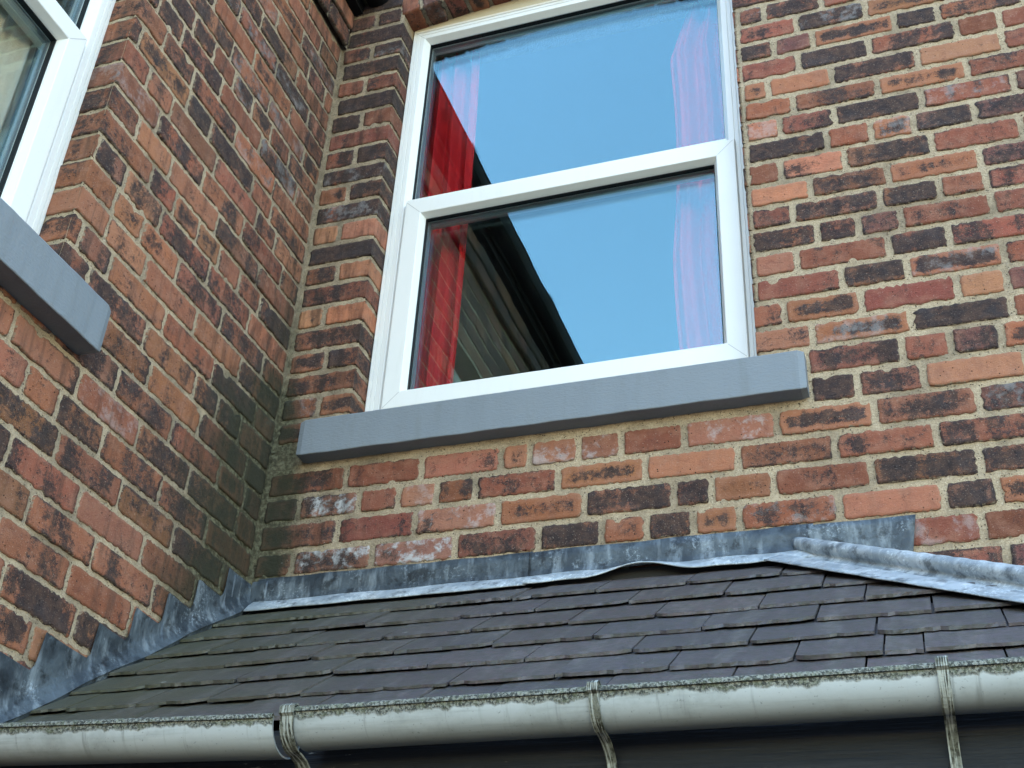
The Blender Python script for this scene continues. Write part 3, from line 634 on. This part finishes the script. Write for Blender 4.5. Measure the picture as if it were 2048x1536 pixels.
# chipped end of the back sill: mortar fillet beside it
# ---- curtains
def curtain(name, fn, edge0, edge1, z0, z1, mat, label, cat, waves, amp, nfold=10, gather=None, parent=None, group=None):
    nz, na = 40, 90; P = np.zeros((na, nz, 3)); ph = rng.random(6)*7
    for j, z in enumerate(np.linspace(z0, z1, nz)):
        e0, e1 = edge0(z), edge1(z)
        for i, t in enumerate(np.linspace(0, 1, na)):
            d = amp*(math.sin(t*waves*6.28+ph[0]+.5*math.sin(z*2+ph[1]))+.4*math.sin(t*waves*2.3*6.28+ph[2]+z))
            P[i, j] = fn(e0+(e1-e0)*(t+.01*math.sin(z*5+t*9)), z, d)
    mb = MB(); mb.grid(P); o = mb.build(name, mat, None, smooth=True)
    md = o.modifiers.new('thickness', 'SOLIDIFY'); md.thickness = .0015
    return tag(o, label, cat, group)
curtain('curtain', lambda a, z, d: (a, .235+d, z), lambda z: .225, lambda z: .412+.012*math.sin((z-3.4)*2.2), 3.36, 4.93, RED, 'red curtain hanging at the left of the sky-reflecting window', 'curtain', 3, .022, group='red curtains behind the sky-reflecting window')
curtain('curtain', lambda a, z, d: (a, .235+d, z), lambda z: 1.085+.02*math.cos((z-4.4)*3.4)-.02+max(0, (z-4.72))*.35+max(0, 3.9-z)*.1, lambda z: 1.315, 3.36, 4.93, RED, 'red curtain at the right of the window, pinkish through reflected sky', 'curtain', 3, .022, group='red curtains behind the sky-reflecting window')
curtain('net_curtain', lambda a, z, d: (-.170-d, a, z), lambda z: -1.85, lambda z: -1.02, 3.2, 4.36, NET, 'pale greenish net curtain gathered behind the side wall window', 'curtain', 9, .014)
# ------------------------------------------------------------------ bay extension with slate roof
ext = empty('bay_extension', (1.0, -.4, 0))
tag(ext, 'single-storey extension with hipped slate roof, lead flashings and grey gutter below the windows', 'extension')
SL = .715; TH = math.atan(SL); CT, ST = math.cos(TH), math.sin(TH); HX = 1.38; RZ = 2.781
def rf(x, s, n):   # front slope: s down the slope
    return (x, -s*CT-n*ST, RZ-s*ST+n*CT)
def rs(y, s, n):   # side slope beyond the hip
    return (HX+s*CT+n*ST, -y, RZ-s*ST+n*CT)
def clip(poly, f):
    out = []
    for i, p in enumerate(poly):
        q = poly[(i+1) % len(poly)]; a, b = f(*p), f(*q)
        if a <= 0: out.append(p)
        if a*b < 0: t = a/(a-b); out.append((p[0]+t*(q[0]-p[0]), p[1]+t*(q[1]-p[1])))
    return out
ROWS = [-.152, -.266, -.381, -.487, -.587, -.686, -.795]
SEAM = {0: [.593, .772, .815, .961, 1.157, 1.354], 1: [.083, .30, .482, .698, .864, 1.061, 1.255], 2: [.18, .387, .58, .773, .972, 1.142, 1.337], 3: [.09, .294, .48, .66, .858, 1.052, 1.25, 1.447, 1.639],
        4: [.19, .39, .585, .776, .958, 1.149, 1.346, 1.548, 1.745], 5: [.10, .255, .403, .586, .86, 1.046, 1.232, 1.428, 1.561, 1.619, 1.8], 6: [.13, .305, .50, .652, .837, .957, 1.145, 1.34, 1.535, 1.729, 1.93]}
def slate(mb, x0, x1, s0, s1, fn, cl, lift):
    n = max(6, int((x1-x0)/.011)); gp = .0012+.0014*rng.random(); X = np.linspace(x0+gp, x1-gp, n)
    low = s1+wob(X, .0012, .02, .12, 4)-np.abs(rng.normal(0, .0013, n))*(rng.random(n) < .5)-.006*(rng.random(n) < .035); q = rng.random()
    if q < .22: low[-2:] -= np.array([.004, .012])
    elif q < .40: low[:2] -= np.array([.012, .004])
    dev = rng.normal(0, .0012)
    poly = list(zip(X, low+dev))+[(x1-.0014, s0), (x0+.0014, s0)]
    for f in cl:
        poly = clip(poly, f)
        if len(poly) < 3: return
    t = .0045+rng.random()*.002; l2 = lift*1.35+rng.random()*.003; sk = rng.normal(0, .0015)
    g = .9+rng.random()*.35; pur = rng.random()
    c = np.array([.062+.010*pur, .0545, .056+.006*(1-pur)])*g
    def f3(u, s, k):
        base = l2*(s-s0)/(s1-s0)+sk*(u-x0)/(x1-x0)
        return fn(u, s, base+k)
    m = len(poly); cw = np.abs(wob(np.array([p_[0] for p_ in poly]), .0028, .012, .07, 4)); ch = [(.0008+cw[i_] if s > s1-.02 else 0) for i_, (u, s) in enumerate(poly)]; V = [f3(u, s, 0) for u, s in poly]+[f3(u, s-c_, t) for (u, s), c_ in zip(poly, ch)]
    e = [(u, s, 1. if s > s1-.02 else 0.) for u, s in poly]
    mb.add(V, [tuple(range(m))[::-1], tuple(range(m, 2*m))]+[(i, (i+1) % m, (i+1) % m+m, i+m) for i in range(m)], 0,
           bcol=np.array([*c, 1.]), bloc=np.array(e+e))
mb = MB()
SR = [-y/CT for y in ROWS]
for r, s1 in enumerate(SR):
    s0 = max(.0, s1-.235); js = [-.06 if r % 2 else .0]+SEAM[r]+[SEAM[r][-1]+.19*k for k in range(1, 5)]
    for a, b in zip(js[:-1], js[1:]):
        slate(mb, a, b, s0, s1, rf, [lambda x, s: x-(HX+s*CT-.01), lambda x, s: -x+.018], .011)
for r in range(8):
    s1 = SR[r] if r < 7 else SR[6]
    if r == 7: break
    y = -.1
    while y < .95:
        wd = .17+.05*rng.random(); slate(mb, y, y+wd, max(0., s1-.235), s1, rs, [lambda u, s: u-(s*CT-.01), lambda u, s: -u+.004], .011); y += wd
rob = mb.build('roof', SLATE, ext); tag(rob, 'hipped roof of dark grey slates, greenish with algae at the left')
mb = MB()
slab(mb, [rf(0, .0, -.012), rf(0, .955, -.012), rf(HX+.955*CT, .955, -.012), rf(HX, 0, -.012)], -.012)
slab(mb, [rs(0, 0, -.012), rs(.955*CT, .955, -.012), rs(0, .955, -.012), rs(0, .01, -.012)], .012)
mb.box(.01, 1.40, -.014, -.0085, 2.70, 2.803)  # dark strip added so the opening under the lifted lead reads as shade
mb.build('roof_boarding_shade_strip', UND_SHADE, rob)
# lead: apron flashing against the back wall, in lapped lengths
def apron(mb_d, mb_l, x0, x1, off, wave=False, endslant=0.):
    X = lin(x0, x1, .008); n = len(X); top = 2.874+wob(X, .0012, .1, .6); Pd, Pl = [], []
    wf = wob(X, .0013, .15, .6); we = wob(X, .0022, .12, .5)
    for k, x in enumerate(X):
        yo = -.006-off+wob(np.array([x]), .0002, .05, .3)[0]
        lift = 0.
        if wave: lift = .026*math.exp(-((x-1.03)/.075)**2)+.004
        zf = 2.808+wf[k]
        Pd.append([(x+endslant*(top[k]-2.80)*(k/n), -.004, top[k]), (x+endslant*(top[k]-2.80)*(k/n), yo-.001, top[k]-.003), (x, yo-.002, 2.85), (x, yo-.001+.3*wf[k], 2.828), (x, yo-.004, zf+.004), (x, yo-.007, zf)])
        yb = -.050+we[k]
        zb = 2.789+SL*yb+.0185+lift
        Pl.append([(x, yo-.007, zf), (x, (yo-.007+yb)/2, (zf+zb)/2+.003), (x, yb, zb), (x, yb+.001, zb-.003), (x, yb+.02, zb+.008)])
    mb_d.grid(np.array(Pd)); mb_l.grid(np.array(Pl))
md_, ml_ = MB(), MB()
apron(md_, ml_, .03, .762, 0); apron(md_, ml_, .755, 1.415, .0022, wave=True)
af = md_.build('apron_flashing', LEAD, ext, smooth=True); tag(af, 'dark mottled lead upstand along the back wall')
for m in (md_,): pass
tag(ml_.build('flashing_apron', LEADW, af, smooth=True), 'lower edge of the lead, painted lighter where it faces up, lifted in the middle')
for o in (af,):
    s_ = o.modifiers.new('thickness', 'SOLIDIFY'); s_.thickness = .0018; s_.offset = -1
# saddle piece beyond the hip
mb = MB()
U = lin(1.40, 1.62, .01); P = []
for x in U: P.append([(x if z > 2.80 else x, -.0085-.0015*math.sin(x*40)*(z < 2.87), z) for z in np.linspace(2.868-.004*(x-1.4), 2.775-.2*max(0, x-1.45), 9)])
P = np.array(P); P[:, :, 0] += np.linspace(.012, -.010, 9)[None, :]*np.clip((P[:, :, 0]-1.55)/.07, 0, 1); mb.grid(P)
o = mb.build('saddle_flashing', LEAD, ext, smooth=True); tag(o, 'speckled lead end piece on the wall behind the hip roll')
s_ = o.modifiers.new('thickness', 'SOLIDIFY'); s_.thickness = .002
# stepped flashing on the side wall
TIP = {32: -.70, 31: -.551, 30: -.445, 29: -.342, 28: -.238, 27: -.123}
poly = [(0.004, 2.80)]
line = lambda y: 2.80+SL*y+.010
ys = lin(0, -.93, .03)
low = [(y, line(y)+.003*math.sin(y*21)) for y in ys]
pts = [(-.002, zleft(26, 0)-.006)]
pts = [(.0, 2.868), (-.075, 2.868)]
jt = lambda i: zleft(i, -.3)-.004
pts = [(-.002, 2.84)]
prev = 27
pts += [(-.100, jt(27)+.01), (-.100, jt(27)+.012)]
pts = [(-.002, 2.862), (-.085, 2.862), (TIP[27]+.018, jt(26)-.012)]
for i in (27, 28, 29, 30, 31, 32):
    pts += [(TIP[i]+.008, jt(i)+.002), (TIP[i], jt(i)-.010), (TIP[i]-.004, jt(i)-.012), (TIP.get(i+1, -.83)+.014, jt(i)-.008)]
pts += [(-.83, jt(33)), (-.93, jt(33))]
outl = pts+low[::-1]
mb = MB()
def fs(y, z, k):
    d = z-line(y); ex = .020*max(0., 1-d/.05)**2 if d < .05 else 0.
    return (.0075+k+ex+.0012*math.sin(y*37+z*29), y, z)
# triangulated fine strip: sample columns between the zigzag top and the roof line
def ztop(y):
    best = None
    for (a, b), (c, d) in zip(pts[:-1], pts[1:]):
        lo, hi = min(a, c), max(a, c)
        if lo-1e-9 <= y <= hi+1e-9 and hi > lo+1e-6:
            z = b+(d-b)*(y-a)/(c-a); best = z if best is None else max(best, z)
    return best
ysamp = sorted(set(list(np.round(lin(-.925, -.004, .004), 4))+[round(TIP[i]+.007, 4) for i in TIP]+[round(TIP[i]+.0095, 4) for i in TIP]))
P = []
for y in ysamp:
    zt = ztop(y) or 2.5; zb = line(y)+.0025*math.sin(y*21)
    if y > TIP[27]+.012: zt = 2.862
    P.append([(.012, y, zb-.045), (fs(y, zb, 0)[0]-.003, y, zb-.004)]+[fs(y, zb+(zt-zb)*t, 0) for t in np.linspace(0, 1, 9)])
mb.grid(np.array(P)); o = mb.build('stepped_flashing', LEAD, ext); tag(o, 'stepped lead flashing cut in sawtooth into the side wall joints')
s_ = o.modifiers.new('thickness', 'SOLIDIFY'); s_.thickness = .0022; s_.offset = 1
# welted corner piece
mb = MB(); P = []
for t in np.linspace(0, 1, 12):
    y = -.082*(1-t)-.004*t
    zb = line(y)+.010+.010*max(0, .25-t)*3
    P.append([(.0085+.010*max(0, 1-(q*8)), y, zb+(2.855-zb)*q) for q in np.linspace(0, 1, 8)])
for t in np.linspace(0, 1, 8)[1:]:
    x = .009+.05*t; zb = 2.79
    P.append([(x, -.009-.012*max(0, 1-q*5), zb+(2.866-zb)*q) for q in np.linspace(0, 1, 8)])
mb.grid(np.array(P)); o = mb.build('corner_flashing', LEAD, ext, smooth=True); s_ = o.modifiers.new('thickness', 'SOLIDIFY'); s_.thickness = .003; s_.offset = 1
# hip roll: lead dressed over a round batten with flat wings
mb = MB(); T = np.linspace(-.0, 1.22, 90); P = []
e1 = wob(T, .003, .1, .5); cr = wob(T, .0012, .03, .12)
for k, t in enumerate(T):
    cx, cy, cz = HX+t*.7071, -t*.7071, RZ-t*.7071*SL
    sec = []
    a = (-.7071, -.7071)                                         # across, towards the front slope
    r = .0205+cr[k]*.6
    for w in list(np.linspace(.098, .034, 5))+[.016]:                         # front wing
        x, y = cx+a[0]*w, cy+a[1]*w; m = max(0., (x-HX)); zz = RZ+SL*(y if (x-HX) < -y else -(x-HX)); sec.append((x+(e1[k] if w > .08 else 0), y, RZ+SL*y+.037-(.010 if w < .04 else 0)))
    for an in np.linspace(-62, 242, 19):
        q = math.radians(an); sec.append((cx+a[0]*r*math.cos(q), cy+a[1]*r*math.cos(q), cz+.046+r*math.sin(q)))
    for w in [.016]+list(np.linspace(.034, .125, 5)):
        x, y = cx-a[0]*w, cy-a[1]*w; sec.append((x, y, RZ-SL*(x-HX)+.037-(.010 if w < .04 else 0)))
    P.append([(px, min(py, -.004), pz) for px, py, pz in sec])
mb.grid(np.array(P)); o = mb.build('hip_roll', LEADW, ext, smooth=True); tag(o, 'pale lead roll dressed over the hip of the slate roof')
s_ = o.modifiers.new('thickness', 'SOLIDIFY'); s_.thickness = .002; s_.offset = -1
# fascia and walls of the extension
mb = MB(); mb.box(-.0, HX+.795, -.812, -.790, 1.93, 2.205); mb.box(HX+.773, HX+.795, -.790, -.02, 1.93, 2.205)
mb.box(-.0, HX+.80, -.818, -.812, 1.975, 2.06)
o = mb.build('fascia', FASC, ext); tag(o, 'black painted timber fascia with peeling flakes')
mb = MB(); mb.box(0.02, HX+.74, -.74, -.50, 0, 1.93); mb.box(HX+.5, HX+.74, -.50, -.02, 0, 1.93); mb.box(.0, HX+.775, -.79, -.02, 1.93, 1.95)
mb.build('wall', m_simple('extension_brickwork', (.16, .07, .05), .9, .1, nz=(12, (.08, .04, .035)), bs=.6), ext)
# gutter
YC_, RG = -.872, .047
straight = lambda x, y, z: (x, y, z)
def gutter(x0, x1, z0, z1, r, label):
    mb = MB(); halfround(mb, x0, x1, YC_-(RG-r)*-1 if r != RG else YC_, z0, z1, r, .003, straight, nx=120)
    return tag(mb.build('gutter', GUT, ext, smooth=False), label)
def shade(o):
    o.data.polygons.foreach_set('use_smooth', [True]*len(o.data.polygons))
    m = o.modifiers.new('edges', 'EDGE_SPLIT'); m.split_angle = math.radians(50)
g1 = gutter(-.0, .676, 2.207, 2.190, .049, 'left length of grey half-round gutter ending short of the joint'); shade(g1)
g2 = gutter(.706, HX+.90, 2.199, 2.203, RG, 'long right length of grey half-round gutter with lichen along its rim'); shade(g2)
def bracket(x, zr_, r, parent, wide=.0145, skew=0.):
    """strap clipped over the rim, round the belly and down the fascia"""
    path = [(-r+.010, -.002), (-r+.008, .008), (-r-.002, .0105), (-r-.0085, .006), (-r-.009, -.004)]
    for a in np.linspace(8, 92, 14): q = math.radians(a); path.append((-math.cos(q)*(r+.0035), -math.sin(q)*(r+.0035)))
    path += [(.022, -(r+.008)), (.040, -(r+.018)), (.051, -(r+.028)), (.0555, -(r+.040)), (.0555, -(r+.060))]
    P = []
    for k, (dy, dz) in enumerate(path):
        p0 = path[max(0, k-1)]; p1 = path[min(len(path)-1, k+1)]; t = Vector((p1[0]-p0[0], p1[1]-p0[1])).normalized(); nn = (-t[1]*.0013, t[0]*.0013)
        wv = wide/2*(1.0 if k > 4 else 1.12); xs = x+skew*k/len(path)
        c = [(xs-wv, dy+nn[0], dz+nn[1]), (xs-wv*.35, dy+nn[0]*3, dz+nn[1]*3), (xs+wv*.35, dy+nn[0]*3, dz+nn[1]*3), (xs+wv, dy+nn[0], dz+nn[1]), (xs+wv, dy-nn[0], dz-nn[1]), (xs-wv, dy-nn[0], dz-nn[1])]
        c = [(a_, YC_+b_, zr_+c_) for a_, b_, c_ in c]; P.append(c+[c[0]])
    mb = MB(); mb.grid(np.array(P)); mb.add(P[0][:-1], [tuple(range(6))]); mb.add(P[-1][:-1], [tuple(range(6))])
    return mb.build('bracket', STRAP, parent)
bracket(.702, 2.197, RG, g2, .022, -.012); bracket(1.176, 2.201, RG, g2); bracket(1.640, 2.2025, RG, g2)
# ------------------------------------------------------------------ ground
mb = MB(); mb.add([(-150, -200, 0), (200, -200, 0), (200, 150, 0), (-150, 150, 0)], [(0, 1, 2, 3)])
g = mb.build('ground', CONC); tag(g, kind='structure')
